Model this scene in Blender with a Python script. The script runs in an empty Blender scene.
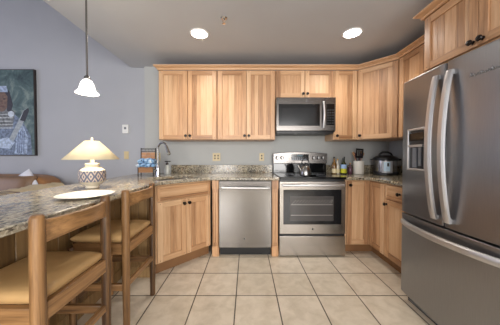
import bpy, bmesh, math, random
from mathutils import Vector, Matrix
random.seed(7)
R = math.radians
C = bpy.context.scene.collection
scene = bpy.context.scene

# ---------------------------------------------------------------- camera
cd = bpy.data.cameras.new('camera'); cam = bpy.data.objects.new('camera', cd); C.objects.link(cam)
cd.sensor_width = 36; cd.sensor_fit = 'HORIZONTAL'; cd.lens = 36 * 212 / 500
cam.location = (0, 0, 1.16); cam.rotation_euler = (R(90 - 1.0), 0, 0)
cd.shift_x = 3 / 500; cd.shift_y = -2.8 / 500; cd.clip_start = 0.05
scene.camera = cam
# ---------------------------------------------------------------- world, lights, exposure
vs = scene.view_settings
vs.view_transform = 'Standard'; vs.look = 'None'; vs.gamma = 1.0; vs.exposure = 0.8; vs.use_curve_mapping = False
w = bpy.data.worlds.new('world'); scene.world = w; w.use_nodes = True
bg = w.node_tree.nodes['Background']; bg.inputs[0].default_value = (0.80, 0.88, 1.0, 1); bg.inputs[1].default_value = 0.6

def area(name, loc, rot, sx, sy, power, col):
    l = bpy.data.lights.new(name, 'AREA'); l.shape = 'RECTANGLE'; l.size = sx; l.size_y = sy
    l.energy = power; l.color = col
    o = bpy.data.objects.new(name, l); C.objects.link(o); o.location = loc; o.rotation_euler = rot
    return o
area('rear_window_fill', (-1.05, -3.15, 1.40), (R(90), 0, 0), 1.1, 1.9, 68, (1.0, 0.97, 0.94))  # soft fill pair added behind the camera, at the unseen rear openings
area('rear_window_fill', (1.45, -3.15, 1.40), (R(90), 0, 0), 1.1, 1.9, 68, (1.0, 0.97, 0.94))
area('living_window_daylight', (-5.9, 0.9, 1.7), (R(90), 0, R(-90)), 2.6, 1.9, 24, (0.72, 0.74, 1.0))

# ---------------------------------------------------------------- helpers
def s2l(c):
    return tuple(((v / 255) / 12.92 if v <= 10 else (((v / 255) + 0.055) / 1.055) ** 2.4) for v in c)
class NT:
    def __init__(s, name, rough=0.5, metal=0.0):
        s.m = bpy.data.materials.new(name); s.m.use_nodes = True; s.t = s.m.node_tree
        s.b = s.t.nodes['Principled BSDF']; s.b.inputs['Roughness'].default_value = rough; s.b.inputs['Metallic'].default_value = metal
    def n(s, typ, ins=None, **props):
        nd = s.t.nodes.new(typ)
        for k, v in props.items(): setattr(nd, k, v)
        for k, v in (ins or {}).items(): s.put(nd, k, v)
        return nd
    def put(s, nd, k, v):
        if hasattr(v, 'is_output') or isinstance(v, bpy.types.NodeSocket): s.t.links.new(v, nd.inputs[k])
        else:
            if isinstance(v, tuple) and len(v) == 3 and nd.inputs[k].type == 'RGBA': v = v + (1,)
            nd.inputs[k].default_value = v
    def pr(s, k, v): s.put(s.b, k, v)
    def ramp(s, fac, stops):
        nd = s.n('ShaderNodeValToRGB', {0: fac}); cr = nd.color_ramp
        while len(cr.elements) < len(stops): cr.elements.new(0.5)
        for e, (p, c) in zip(cr.elements, stops): e.position = p; e.color = tuple(c) + (1,)
        return nd.outputs[0]
    def mix(s, f, a, b, mode='MIX'):
        nd = s.n('ShaderNodeMix', data_type='RGBA', blend_type=mode)
        s.put(nd, 0, f); s.put(nd, 6, a); s.put(nd, 7, b); return nd.outputs[2]
    def math(s, op, a, b=0.0):
        nd = s.n('ShaderNodeMath', operation=op); s.put(nd, 0, a); s.put(nd, 1, b); return nd.outputs[0]
    def co(s, scale=(1, 1, 1), loc=(0, 0, 0), rot=(0, 0, 0), out='Object'):
        tc = s.n('ShaderNodeTexCoord')
        mp = s.n('ShaderNodeMapping', {0: tc.outputs[out], 1: loc, 2: rot, 3: scale}); return mp.outputs[0]
    def noise(s, vec, scale, detail=3, rough=0.5, dist=0.0):
        return s.n('ShaderNodeTexNoise', {'Vector': vec, 'Scale': scale, 'Detail': detail, 'Roughness': rough, 'Distortion': dist}).outputs['Fac']
    def bump(s, h, strength=0.2, dist=0.002):
        s.pr('Normal', s.n('ShaderNodeBump', {'Height': h, 'Strength': strength, 'Distance': dist}).outputs[0])

def plain(name, rgb, rough=0.5, metal=0.0, var=0.06, scale=8, emit=0, ecol=None, coat=0, bump=0):
    t = NT(name, rough, metal); c = s2l(rgb)
    f = t.noise(t.co(), scale, 3)
    t.pr('Base Color', t.ramp(f, [(0.3, tuple(v * (1 - var) for v in c)), (0.7, tuple(min(1, v * (1 + var)) for v in c))]))
    if emit: t.pr('Emission Color', (ecol or c)); t.pr('Emission Strength', emit)
    if coat: t.pr('Coat Weight', coat); t.pr('Coat Roughness', 0.08)
    if bump: t.bump(t.noise(t.co(), 120, 4), bump, 0.002)
    return t.m

def wood(name, light, mid, dark, axis, rough=0.38, contrast=1.0):
    t = NT(name, rough)
    st = {'z': (26, 26, 1.3), 'x': (1.3, 26, 26), 'y': (26, 1.3, 26)}[axis]
    tone = t.n('ShaderNodeAttribute', attribute_name='tone').outputs['Fac']
    tc = t.n('ShaderNodeTexCoord').outputs['Object']
    shift = t.n('ShaderNodeCombineXYZ', {0: t.math('MULTIPLY', tone, 3.7), 1: t.math('MULTIPLY', tone, 9.1), 2: t.math('MULTIPLY', tone, 5.3)}).outputs[0]
    v = t.n('ShaderNodeVectorMath', {0: tc, 1: shift}, operation='ADD').outputs[0]
    mp = t.n('ShaderNodeMapping', {0: v, 3: st}).outputs[0]
    g = t.noise(mp, 1.6, 6, 0.6, 0.6)
    fine = t.noise(mp, 7.0, 4, 0.6)
    f = t.math('ADD', t.math('MULTIPLY', tone, 0.62), t.math('MULTIPLY', t.math('SUBTRACT', g, 0.5), 1.1 * contrast))
    f = t.math('ADD', f, 0.16)
    f = t.math('ADD', f, t.math('MULTIPLY', t.math('SUBTRACT', fine, 0.5), 0.25 * contrast))
    t.pr('Base Color', t.ramp(f, [(0.0, s2l(light)), (0.5, s2l(mid)), (1.0, s2l(dark))]))
    t.bump(fine, 0.12, 0.001)
    return t.m

def steel(name, rgb, rough=0.28, axis='x', metal=1.0):
    t = NT(name, rough, metal); c = s2l(rgb)
    st = {'x': (1, 60, 60), 'z': (60, 60, 1), 'y': (60, 1, 60)}[axis]
    f = t.noise(t.co(st), 12, 3)
    t.pr('Base Color', t.ramp(f, [(0.25, tuple(v * 0.93 for v in c)), (0.75, tuple(min(1, v * 1.06) for v in c))]))
    t.pr('Roughness', t.math('ADD', t.math('MULTIPLY', f, 0.12), rough - 0.06))
    t.pr('Anisotropic', 0.5)
    return t.m

def granite(name, streak=False):
    t = NT(name, 0.16)
    v = t.co(rot=(0, 0, R(20)), scale=(1, 0.35, 1)) if streak else t.co()
    big = t.noise(v, 7 if streak else 9, 5, 0.6, 1.2 if streak else 0.6)
    base = t.ramp(big, [(0.28, s2l((98, 95, 89))), (0.42, s2l((138, 132, 120))), (0.56, s2l((166, 156, 135))), (0.7, s2l((126, 104, 78)))] if streak else [(0.28, s2l((74, 70, 64))), (0.42, s2l((122, 114, 98))), (0.56, s2l((160, 148, 122))), (0.7, s2l((98, 82, 62)))])
    vor = t.n('ShaderNodeTexVoronoi', {'Vector': t.co(), 'Scale': 95.0}).outputs['Color']
    sp = t.n('ShaderNodeSeparateColor', {0: vor}).outputs[0]
    base = t.mix(t.math('MULTIPLY', t.math('GREATER_THAN', sp, 0.66), 0.5), base, s2l((206, 198, 178)))
    n2 = t.noise(v if streak else t.co(), 60 if streak else 55, 4, 0.65)
    base = t.mix(t.ramp(n2, [(0.53 if not streak else .54, (0, 0, 0)), (0.57 if not streak else .60, (0.85, 0.85, 0.85) if streak else (1, 1, 1))]), base, s2l((62, 56, 50) if streak else (44, 40, 36)))
    n3 = t.noise(t.co(loc=(5, 3, 1), scale=(1, .3, 1) if streak else (1, 1, 1)), 22, 4, 0.6, 0.5)
    base = t.mix(t.math('MULTIPLY', t.ramp(n3, [(0.6, (0, 0, 0)), (0.68, (1, 1, 1))]), 0.7), base, s2l((142, 104, 66)))
    t.pr('Base Color', base)
    return t.m

def tiles(name):
    t = NT(name, 0.34)
    T = 0.336
    v = t.co(loc=(-0.2457 + 10 * T, -1.742 + 10 * T, 0))
    br = t.n('ShaderNodeTexBrick', {'Vector': v, 'Color1': s2l((206, 194, 175)), 'Color2': s2l((215, 203, 185)), 'Mortar': s2l((88, 80, 70)),
             'Scale': 1.0, 'Mortar Size': 0.0048, 'Mortar Smooth': 0.1, 'Bias': 0.0, 'Brick Width': T, 'Row Height': T}, offset=0.0, squash=1.0)
    n = t.noise(t.co(), 9, 6, 0.62, 0.4)
    cl = t.ramp(n, [(0.3, (0.80, 0.78, 0.74)), (0.6, (1.0, 1.0, 1.0))])
    t.pr('Base Color', t.mix(1.0, br.outputs[0], cl, 'MULTIPLY'))
    t.bump(t.math('SUBTRACT', 1.0, br.outputs['Fac']), 0.5, 0.002)
    return t.m

M = {}
M['wv'] = wood('hickory_vertical', (224, 188, 149), (198, 154, 114), (132, 92, 61), 'z')
M['wh'] = wood('hickory_horizontal', (218, 181, 142), (192, 148, 108), (132, 92, 61), 'x')
M['wy'] = wood('hickory_depthwise', (218, 181, 142), (192, 148, 108), (132, 92, 61), 'y')
M['peg'] = plain('dark_wood_plug', (92, 62, 40), 0.5)
M['sv'] = wood('stool_wood_vertical', (172, 130, 86), (126, 92, 58), (62, 42, 27), 'z', 0.33, 1.5)
M['sx'] = wood('stool_wood_crosswise', (172, 130, 86), (126, 92, 58), (62, 42, 27), 'x', 0.33, 1.5)
M['sy'] = wood('stool_wood_lengthwise', (172, 130, 86), (126, 92, 58), (62, 42, 27), 'y', 0.33, 1.5)
M['bar_panel'] = wood('bar_panel_wood', (158, 128, 88), (126, 98, 62), (84, 62, 40), 'z')
M['toe'] = plain('toe_kick_wood', (138, 100, 66), 0.5)
M['knob'] = plain('oil_rubbed_bronze', (34, 28, 26), 0.3, 0.6)
M['granite'] = granite('speckled_granite')
M['granite_bar'] = granite('streaked_granite', True)
M['steel'] = steel('brushed_steel', (168, 162, 155), 0.24, 'x')
M['steelv'] = steel('brushed_steel_upright', (146, 143, 140), 0.18, 'z')
M['steeldark'] = steel('dim_brushed_steel', (114, 110, 107), 0.26, 'x')
M['slate'] = steel('dark_stainless', (152, 153, 156), 0.32, 'z')
M['slatedk'] = plain('dark_gasket', (34, 33, 34), 0.5)
M['handle'] = plain('satin_handle_metal', (206, 205, 206), 0.42, 1.0, 0.02)
M['chrome'] = plain('chrome', (200, 200, 200), 0.12, 1.0, 0.02)
M['nickel'] = plain('brushed_nickel', (136, 134, 132), 0.25, 1.0, 0.03)
M['blk'] = plain('black_plastic', (24, 24, 26), 0.35)
M['blkglass'] = plain('black_glass', (12, 13, 15), 0.10)
M['ovenglass'] = plain('smoked_oven_glass', (26, 26, 28), 0.10)
M['oveninner'] = plain('oven_interior_behind_glass', (66, 63, 62), 0.15)
M['rack'] = plain('oven_rack_wire', (150, 146, 142), 0.3, 0.8)
M['wall'] = plain('grey_wall_paint', (178, 180, 178), 0.7, var=0.02, scale=3, bump=0.06)
M['livwall'] = plain('wall_paint_daylight_tint', (170, 172, 178), 0.7, var=0.02, scale=3, bump=0.06)  # same grey paint as the kitchen; bluish daylight tint put into the colour
M['ceil'] = plain('ceiling_paint', (190, 193, 198), 0.8, var=0.02, scale=2, bump=0.05)
M['tile'] = tiles('floor_tile')
M['white'] = plain('white_plastic', (228, 228, 226), 0.4)
M['ivory'] = plain('ivory_plastic', (206, 188, 146), 0.4)
M['slot'] = plain('dark_slots', (60, 52, 42), 0.5)
M['dispdark'] = plain('dispenser_recess', (40, 42, 46), 0.3)
M['dispgrey'] = plain('dispenser_paddle_grey', (120, 124, 132), 0.3, 0.3)

class MB:
    """collects shapes, then links them as one mesh object"""
    def __init__(s):
        s.bm = bmesh.new(); s.tone = s.bm.faces.layers.float.new('tone'); s.mats = []
    def mi(s, m):
        m = M[m] if isinstance(m, str) else m
        if m not in s.mats: s.mats.append(m)
        return s.mats.index(m)
    def _f(s, vs, m, tone):
        try: f = s.bm.faces.new(vs)
        except ValueError: return None
        f.material_index = m; f[s.tone] = tone; return f
    def box(s, x0, x1, y0, y1, z0, z1, m, tone=None, mat=None):
        tone = random.random() if tone is None else tone; i = s.mi(m)
        P = [(x0, y0, z0), (x1, y0, z0), (x1, y1, z0), (x0, y1, z0), (x0, y0, z1), (x1, y0, z1), (x1, y1, z1), (x0, y1, z1)]
        v = [s.bm.verts.new(mat @ Vector(p) if mat else p) for p in P]
        for q in ((0, 3, 2, 1), (4, 5, 6, 7), (0, 1, 5, 4), (1, 2, 6, 5), (2, 3, 7, 6), (3, 0, 4, 7)): s._f([v[k] for k in q], i, tone)
        return s
    def prism(s, poly, z0, z1, m, tone=None, mat=None):
        """poly counter-clockwise in xy, extruded in z; mat places it"""
        tone = random.random() if tone is None else tone; i = s.mi(m)
        tr = (lambda p: mat @ Vector(p)) if mat else (lambda p: p)
        a = [s.bm.verts.new(tr((x, y, z0))) for x, y in poly]; b = [s.bm.verts.new(tr((x, y, z1))) for x, y in poly]
        n = len(poly)
        s._f(a[::-1], i, tone); s._f(b, i, tone)
        for k in range(n): s._f([a[k], a[(k + 1) % n], b[(k + 1) % n], b[k]], i, tone)
        return s
    def lathe(s, prof, m, c=(0, 0, 0), mat=None, seg=28, tone=None, sx=1, sy=1, cap=True):
        tone = random.random() if tone is None else tone; i = s.mi(m)
        rings = []
        for r, z in prof:
            if r < 1e-6:
                p = Vector((c[0], c[1], c[2] + z)); rings.append([s.bm.verts.new(mat @ p if mat else p)])
            else:
                ring = []
                for k in range(seg):
                    a = 2 * math.pi * k / seg
                    p = Vector((c[0] + r * sx * math.cos(a), c[1] + r * sy * math.sin(a), c[2] + z))
                    ring.append(s.bm.verts.new(mat @ p if mat else p))
                rings.append(ring)
        for A, B in zip(rings, rings[1:]):
            if len(A) == 1 and len(B) == 1: continue
            for k in range(seg):
                k2 = (k + 1) % seg
                if len(A) == 1: s._f([A[0], B[k2], B[k]], i, tone)
                elif len(B) == 1: s._f([A[k], A[k2], B[0]], i, tone)
                else: s._f([A[k], A[k2], B[k2], B[k]], i, tone)
        if cap and len(rings[0]) > 1: s._f(rings[0][::-1], i, tone)
        if cap and len(rings[-1]) > 1: s._f(rings[-1], i, tone)
        return s
    def tube(s, pts, r, m, seg=12, tone=None, flat=1.0, up=(0, 0, 1)):
        tone = random.random() if tone is None else tone; i = s.mi(m)
        pts = [Vector(p) for p in pts]; n = len(pts); rings = []
        rr = r if isinstance(r, (list, tuple)) else [r] * n
        ref = Vector(up)
        for k in range(n):
            d = (pts[min(k + 1, n - 1)] - pts[max(k - 1, 0)]).normalized()
            if abs(d.dot(ref)) > 0.98: ref2 = Vector((1, 0, 0)) if abs(d.x) < 0.9 else Vector((0, 1, 0))
            else: ref2 = ref
            a = d.cross(ref2).normalized(); b = a.cross(d).normalized()
            rings.append([s.bm.verts.new(pts[k] + a * rr[k] * math.cos(2 * math.pi * j / seg) + b * rr[k] * flat * math.sin(2 * math.pi * j / seg)) for j in range(seg)])
        for A, B in zip(rings, rings[1:]):
            for k in range(seg): s._f([A[k], A[(k + 1) % seg], B[(k + 1) % seg], B[k]], i, tone)
        s._f(rings[0][::-1], i, tone); s._f(rings[-1], i, tone)
        return s
    def strip(s, secs, m, tone=None, closed=False):
        """loft a list of equal-length closed sections (each a list of points)"""
        tone = random.random() if tone is None else tone; i = s.mi(m)
        V = [[s.bm.verts.new(p) for p in sec] for sec in secs]; n = len(V[0])
        for A, B in zip(V, V[1:]):
            for k in range(n): s._f([A[k], A[(k + 1) % n], B[(k + 1) % n], B[k]], i, tone)
        if not closed: s._f(V[0][::-1], i, tone); s._f(V[-1], i, tone)
        return s
    def pillow(s, x0, x1, y0, y1, z0, z1, m, dome=0.4, e=4, n=14, mat=None, tone=None, wob=0.0):
        """cushion: a rounded box with a domed top"""
        tone = random.random() if tone is None else tone; i = s.mi(m)
        cx, cy, hx, hy = (x0 + x1) / 2, (y0 + y1) / 2, (x1 - x0) / 2, (y1 - y0) / 2
        def P(u, v, top):
            k = max(0.0, (1 - abs(u) ** e) * (1 - abs(v) ** e)) ** dome
            zm = (z0 + z1) / 2; z = zm + (z1 - zm) * k if top else zm - (zm - z0) * min(1, k * 1.6)
            z += wob * math.sin(7 * u + 3 * v) * k
            p = Vector((cx + hx * u, cy + hy * v, z)); return mat @ p if mat else p
        def q(t): return math.sin(t * math.pi / 2)
        for top in (1, 0):
            g = [[s.bm.verts.new(P(q(-1 + 2 * a / n), q(-1 + 2 * b / n), top)) for b in range(n + 1)] for a in range(n + 1)]
            for a in range(n):
                for b in range(n):
                    f = [g[a][b], g[a + 1][b], g[a + 1][b + 1], g[a][b + 1]]
                    s._f(f if top else f[::-1], i, tone)
        return s
    def build(s, name, parent=None, bevel=0, seg=2, smooth=30, loc=None, rotz=None, weld=False):
        if weld: bmesh.ops.remove_doubles(s.bm, verts=s.bm.verts, dist=1e-5)
        bmesh.ops.recalc_face_normals(s.bm, faces=s.bm.faces)
        me = bpy.data.meshes.new(name); s.bm.to_mesh(me); s.bm.free()
        for m in s.mats: me.materials.append(m)
        o = bpy.data.objects.new(name, me); C.objects.link(o)
        if smooth:
            for p in me.polygons: p.use_smooth = True
            me.set_sharp_from_angle(angle=R(smooth))
        if parent: o.parent = parent
        if loc: o.location = loc
        if rotz is not None: o.rotation_euler = (0, 0, rotz)
        if bevel:
            b = o.modifiers.new('bevel', 'BEVEL'); b.width = bevel; b.segments = seg; b.limit_method = 'ANGLE'; b.angle_limit = R(40)
        return o

def tag(o, label, cat, group=None):
    o['label'] = label; o['category'] = cat
    if group: o['group'] = group
    return o
def thing(name, label, cat, loc=(0, 0, 0), rotz=0, group=None):
    o = bpy.data.objects.new(name, None); C.objects.link(o); o.location = loc; o.rotation_euler = (0, 0, rotz)
    o.empty_display_size = 0.1
    return tag(o, label, cat, group)
def struct(mb, name, **k):
    o = mb.build(name, **k); o['kind'] = 'structure'; return o
def copy_tree(root, loc, rotz, label, group=None):
    r = root.copy(); C.objects.link(r); r.location = loc; r.rotation_euler = (0, 0, rotz); r['label'] = label
    if group: r['group'] = group
    for ch in list(root.children):
        c = ch.copy(); C.objects.link(c); c.parent = r
        for g in list(ch.children):
            d = g.copy(); C.objects.link(d); d.parent = c
    return r
AX = lambda loc: Matrix.Translation(loc) @ Matrix.Rotation(R(90), 4, 'X')   # lathe axis z -> -y
def disc(mb, r, d, m, x, y, z, seg=24):  # cylinder facing -y, front at y-d
    mb.lathe([(r, 0), (r, d)], m, mat=AX((x, y, z)), seg=seg)

# ================================================================ STRUCTURE
WX, WY = 2.076, 3.10      # right wall, kitchen back wall
LX, LY = -1.49, 3.16      # end of kitchen wall, living room wall
CH = 2.447
struct(MB().box(-6.1, WX + .1, -3.3, LY + .3, -.08, 0, 'tile'), 'floor', smooth=0)
struct(MB().box(LX, WX + .12, WY, WY + .25, 0, CH + .1, 'wall'), 'wall_kitchen_back', smooth=0)
struct(MB().box(-6.1, LX, LY, LY + .19, 0, 4.9, 'livwall'), 'wall_living_back', smooth=0)
struct(MB().box(WX, WX + .12, -3.3, WY, 0, CH + .1, 'wall'), 'wall_right', smooth=0)
# flat kitchen ceiling, its faint seam, and the slightly rising strip over the bar
struct(MB().box(-1.245, WX + .12, -3.3, WY, CH, CH + .1, 'ceil'), 'ceiling', smooth=0)
struct(MB().prism([(-1.715, CH + .022), (-1.245, CH), (-1.245, CH + .1), (-1.715, CH + .122)], -LY, 3.3, 'ceil', mat=Matrix.Rotation(R(90), 4, 'X')), 'ceiling_over_bar', smooth=0)
# vaulted living room ceiling, steeper than the line of sight
struct(MB().prism([(-1.715, CH + .022), (-1.715, CH + .25), (-3.9, 4.80), (-6.1, 4.80), (-6.1, 4.68), (-3.95, 4.68)], -LY, 3.3, 'ceil', mat=Matrix.Rotation(R(90), 4, 'X')), 'ceiling_vault', smooth=0)
# unseen rear wall; openings added for fill, split to put streaks in the steel
b = MB()
b.box(-6.1, -1.7, -3.3, -3.2, 0, 4.9, 'livwall'); b.box(2.1, WX + .12, -3.3, -3.2, 0, CH, 'wall')
b.box(-1.7, 2.1, -3.3, -3.2, 0, .4, 'wall'); b.box(-1.7, 2.1, -3.3, -3.2, 2.4, 2.5, 'wall'); b.box(-.45, .85, -3.3, -3.2, .4, 2.4, 'wall')
struct(b, 'wall_rear', smooth=0)
b = MB()
b.box(-6.1, -6.0, -3.3, -.5, 0, 4.9, 'livwall'); b.box(-6.1, -6.0, 2.3, LY + .19, 0, 4.9, 'livwall')
b.box(-6.1, -6.0, -.5, 2.3, 0, .7, 'livwall'); b.box(-6.1, -6.0, -.5, 2.3, 2.7, 4.9, 'livwall')
struct(b, 'wall_left', smooth=0)
b = MB()
for x in (-1.7, -.50, .85, 2.05): b.box(x, x + .05, -3.27, -3.2, .4, 2.4, 'white')
b.box(-1.7, 2.1, -3.27, -3.2, .4, .45, 'white'); b.box(-1.7, 2.1, -3.27, -3.2, 2.35, 2.4, 'white')
struct(b, 'window_1')  # frames of the rear openings added for the fill
b = MB()
for y in (-.5, .88, 2.25): b.box(-6.08, -6.01, y, y + .05, .7, 2.7, 'white')
b.box(-6.08, -6.01, -.5, 2.3, .7, .75, 'white'); b.box(-6.08, -6.01, -.5, 2.3, 2.65, 2.7, 'white')
struct(b, 'window_2')

# ================================================================ CABINETRY
def staves(b, x0, x1, y0, y1, z0, z1, m='wv'):
    x = x0
    while x < x1 - .001:
        wd = random.uniform(.045, .085); xe = x + wd
        if x1 - xe < .03: xe = x1
        b.box(x, xe, y0, y1, z0, z1, m); x = xe
def knob(parent, x, z, y=-.02):
    b = MB(); b.lathe([(.013, 0), (.008, .004), (.007, .012), (.016, .019), (.0185, .024), (.016, .030), (0, .033)], 'knob', mat=AX((x, y, z)), seg=18)
    return b.build('knob', parent)
def door(parent, x, z, wd, h, kn=None, y=0, rotz=0, st=.055, name='door', pegs=True):
    """frame-and-panel door; local origin at its lower left back corner"""
    b = MB()
    b.box(0, st, -.02, 0, 0, h, 'wv'); b.box(wd - st, wd, -.02, 0, 0, h, 'wv')
    b.box(st, wd - st, -.0195, 0, 0, st, 'wh'); b.box(st, wd - st, -.0195, 0, h - st, h, 'wh')
    staves(b, st, wd - st, -.0085, -.003, st, h - st)
    if pegs:
        for px in (st * .5, wd - st * .5):
            for pz in (st * .35, h - st * .35): disc(b, .0055, .0207, 'peg', px, 0, pz, 10)
    d = b.build(name, parent, bevel=.0022, seg=1)
    d.location = (x, y, z); d.rotation_euler = (0, 0, rotz)
    if kn: knob(d, kn[0], kn[1])
    return d
def drawer(parent, x, z, wd, h, kn=None, y=0, rotz=0):
    b = MB(); st = .028
    b.box(0, st, -.02, 0, 0, h, 'wv'); b.box(wd - st, wd, -.02, 0, 0, h, 'wv')
    b.box(st, wd - st, -.0195, 0, 0, st, 'wh'); b.box(st, wd - st, -.0195, 0, h - st, h, 'wh')
    b.box(st, wd - st, -.010, -.003, st, h - st, 'wh', .15)
    for px in (st * .5, wd - st * .5):
        for pz in (st * .5, h - st * .5): disc(b, .004, .0207, 'peg', px, 0, pz, 10)
    d = b.build('drawer', parent, bevel=.0022, seg=1); d.location = (x, y, z); d.rotation_euler = (0, 0, rotz)
    if kn: knob(d, kn[0], kn[1])
    return d

UB, UT = 1.372, 2.275
UY = 2.79
def wall_cab(name, label, x0, x1, z0, n, knobs, group='natural wood wall cabinets along the back wall'):
    t = thing(name, label, 'cabinet', (x0, UY, z0), 0, group); wd = x1 - x0; h = UT - z0
    b = MB(); b.box(0.0005, wd - .0005, .0005, WY - UY - .004, 0, h, 'wv'); b.build('body', t, bevel=.001, seg=1)
    dw = (wd - .014) / n
    for k in range(n):
        kn = None
        if knobs:
            right = (k == 0 and n == 2) or (n == 1 and knobs == 'R')
            kn = (dw - .0275 if right else .0275, .045)
        door(t, .007 + k * dw + .003, .006, dw - .007, h - .012, kn)
    return t
wall_cab('wall_cabinet', 'leftmost tall two-door wall cabinet above the sink', -1.156, -.388, UB, 2, 'C')
wall_cab('wall_cabinet', 'tall two-door wall cabinet directly left of the microwave', -.386, .371, UB, 2, 'C')
wall_cab('wall_cabinet', 'short two-door wall cabinet directly above the microwave', .373, 1.132, 1.915, 2, 'C')
wall_cab('wall_cabinet', 'narrow single-door wall cabinet directly right of the microwave', 1.134, 1.442, UB, 1, 'L')
# diagonal corner wall cabinet
t = thing('wall_cabinet', 'angled single-door wall cabinet across the right corner above the pressure cooker', 'cabinet', (1.444, UY, UB))
FX = 1.766  # wall cabinet face (right run)
L = FX - 1.444
b = MB(); b.prism([(0.001, 0.001), (L, -L + .001), (WX - 1.444 - .004, -L + .001), (WX - 1.444 - .004, WY - UY - .004), (0.001, WY - UY - .004)], 0, UT - UB, 'wv'); b.build('body', t, bevel=.001, seg=1)
dl = L * math.sqrt(2)
door(t, .012, .006, dl - .03, UT - UB - .012, (.0275, .045), y=-.012, rotz=R(-45))
# right run wall cabinet
t = thing('wall_cabinet', 'wall cabinet between the angled corner cabinet and the fridge', 'cabinet', (FX, UY - L - .002, UB), R(-90))
RL = UY - L - .002 - 1.765
b = MB(); b.box(0.001, RL, 0.001, WX - FX - .004, 0, UT - UB, 'wv'); b.build('body', t, bevel=.001, seg=1)
door(t, .02, .006, RL / 2 - .02, UT - UB - .012, (RL / 2 - .05, .045)); door(t, RL / 2 + .003, .006, RL / 2 - .01, UT - UB - .012, (.0275, .045))
# cabinet over the fridge
GX = 1.465; GY = 1.765
t = thing('wall_cabinet', 'deep two-door cabinet mounted above the fridge', 'cabinet', (GX, GY, 1.83), R(-90))
b = MB(); b.box(0, .93, 0.001, WX - GX - .004, 0, UT - 1.83, 'wh'); b.build('body', t, bevel=.0015, seg=1)
hh = UT - 1.83 - .028
door(t, .02, .022, .402, hh, (.402 - .0275, .032)); door(t, .425, .022, .402, hh, (.0275, .032))
# tall side panel of the fridge bay is hidden behind the fridge; crown mouldings
def sweep(path, prof):
    """mitred sweep of profile (outward, z) along an xy path; outward = right of travel"""
    P = [Vector((x, y, 0)) for x, y in path]; secs = []
    for k, p in enumerate(P):
        ds = []
        if k > 0: ds.append((P[k] - P[k - 1]).normalized())
        if k < len(P) - 1: ds.append((P[k + 1] - P[k]).normalized())
        ns = [Vector((d.y, -d.x, 0)) for d in ds]
        nn = sum(ns, Vector()).normalized(); sc = 1 / max(.3, nn.dot(ns[0]))
        secs.append([tuple(p + nn * o * sc + Vector((0, 0, z))) for o, z in prof])
    return secs
crown = [(-.012, 0), (.004, 0), (.008, .006), (.010, .018), (.030, .034), (.044, .040), (.046, .052), (-.012, .052)]
zc = UT + .001
b = MB()
b.strip(sweep([(-1.156, WY - .004), (-1.156, UY - .02), (1.444, UY - .02), (FX - .012, UY - L - .012), (FX - .02, UY - L - .03), (FX - .02, GY + .052)], [(o, z + zc) for o, z in crown]), 'wh')
tag(b.build('crown_molding', smooth=20), 'long wood crown molding capping the back and corner wall cabinets', 'molding')
b = MB()
b.strip(sweep([(FX + .1, GY), (GX - .02, GY), (GX - .02, GY - .93)], [(o, z + zc) for o, z in crown]), 'wy')
tag(b.build('crown_molding', smooth=20), 'wood crown molding on top of the deep cabinet over the fridge', 'molding')

# ---- base cabinets
BT = .880
t = thing('sink_base_cabinet', 'angled two-door base cabinet beneath the sink', 'cabinet', (-.879, 2.024, 0), R(45))
SW = .640
b = MB()
b.box(0, SW, 0.0005, .02, .113, BT, 'wv')
b.box(0.0, .02, 0.02, .22, .113, BT, 'wv'); b.box(SW - .02, SW, .02, .12, .113, BT, 'wv'); b.box(.02, SW - .02, .02, .12, .113, .13, 'wh')
b.build('body', t, bevel=.001, seg=1)
MB().box(.0, SW, .045, .065, 0, .112, 'toe').build('toe_kick', t)
drawer(t, .012, .725, SW - .03, .138)
dw = (SW - .03) / 2
door(t, .012, .122, dw - .002, .590, (dw - .03, .545)); door(t, .012 + dw, .122, dw - .002, .590, (.0275, .545))
# fluted filler posts either side of dishwasher
def post(x0, x1, label):
    b = MB(); y = 2.425
    b.box(x0, x1, y, y + .5, .0, .115, 'wv', .55); b.box(x0 + .004, x1 - .004, y + .006, y + .5, .115, .78, 'wv'); b.box(x0, x1, y, y + .5, .78, BT, 'wv')
    for k in range(2):
        xx = x0 + (x1 - x0) * (k + 1) / 3; b.box(xx - .004, xx + .004, y + .0045, y + .008, .16, .74, 'wv', .2)
    tag(b.build('cabinet_post', bevel=.002, seg=1), label, 'post', 'wood posts flanking the dishwasher')
post(-.402, -.326, 'narrow wood post between the sink cabinet and the dishwasher')
post(.286, .362, 'narrow wood post between the dishwasher and the oven range')

# corner base cabinet (two doors meeting in the inside corner)
BX = 1.45; BY = 2.49
t = thing('corner_base_cabinet', 'corner base cabinet right of the range with two doors meeting at a right angle', 'cabinet', (0, 0, 0))
b = MB(); b.prism([(1.137, BY), (BX, BY), (BX, 2.212), (WX - .004, 2.212), (WX - .004, WY - .004), (1.137, WY - .004)], .113, BT, 'wv'); b.build('body', t, bevel=.001, seg=1)
b = MB(); b.prism([(1.14, BY + .07), (BX + .07, BY + .07), (BX + .07, 2.214), (WX - .01, 2.214), (WX - .01, WY - .01), (1.14, WY - .01)], 0, .112, 'toe'); b.build('toe_kick', t)
door(t, 1.172, .122, BX - 1.172 - .024, .745, (.03, .70), y=BY); 
door(t, BX, .122, BY - 2.212 - .026, .745, None, y=BY - .024, rotz=R(-90))
t = thing('base_cabinet', 'base cabinet with one drawer and one door beside the fridge', 'cabinet', (BX, 2.210, 0), R(-90))
BL = 2.210 - 1.745
b = MB(); b.box(0, BL, 0.0005, WX - BX - .004, .113, BT, 'wv'); b.build('body', t, bevel=.001, seg=1)
MB().box(0, BL, .07, WX - BX - .01, 0, .112, 'toe').build('toe_kick', t)
drawer(t, .016, .728, BL - .032, .138, ((BL - .032) / 2, .069))
door(t, .016, .122, BL - .032, .592, (.03, .545))
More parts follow.
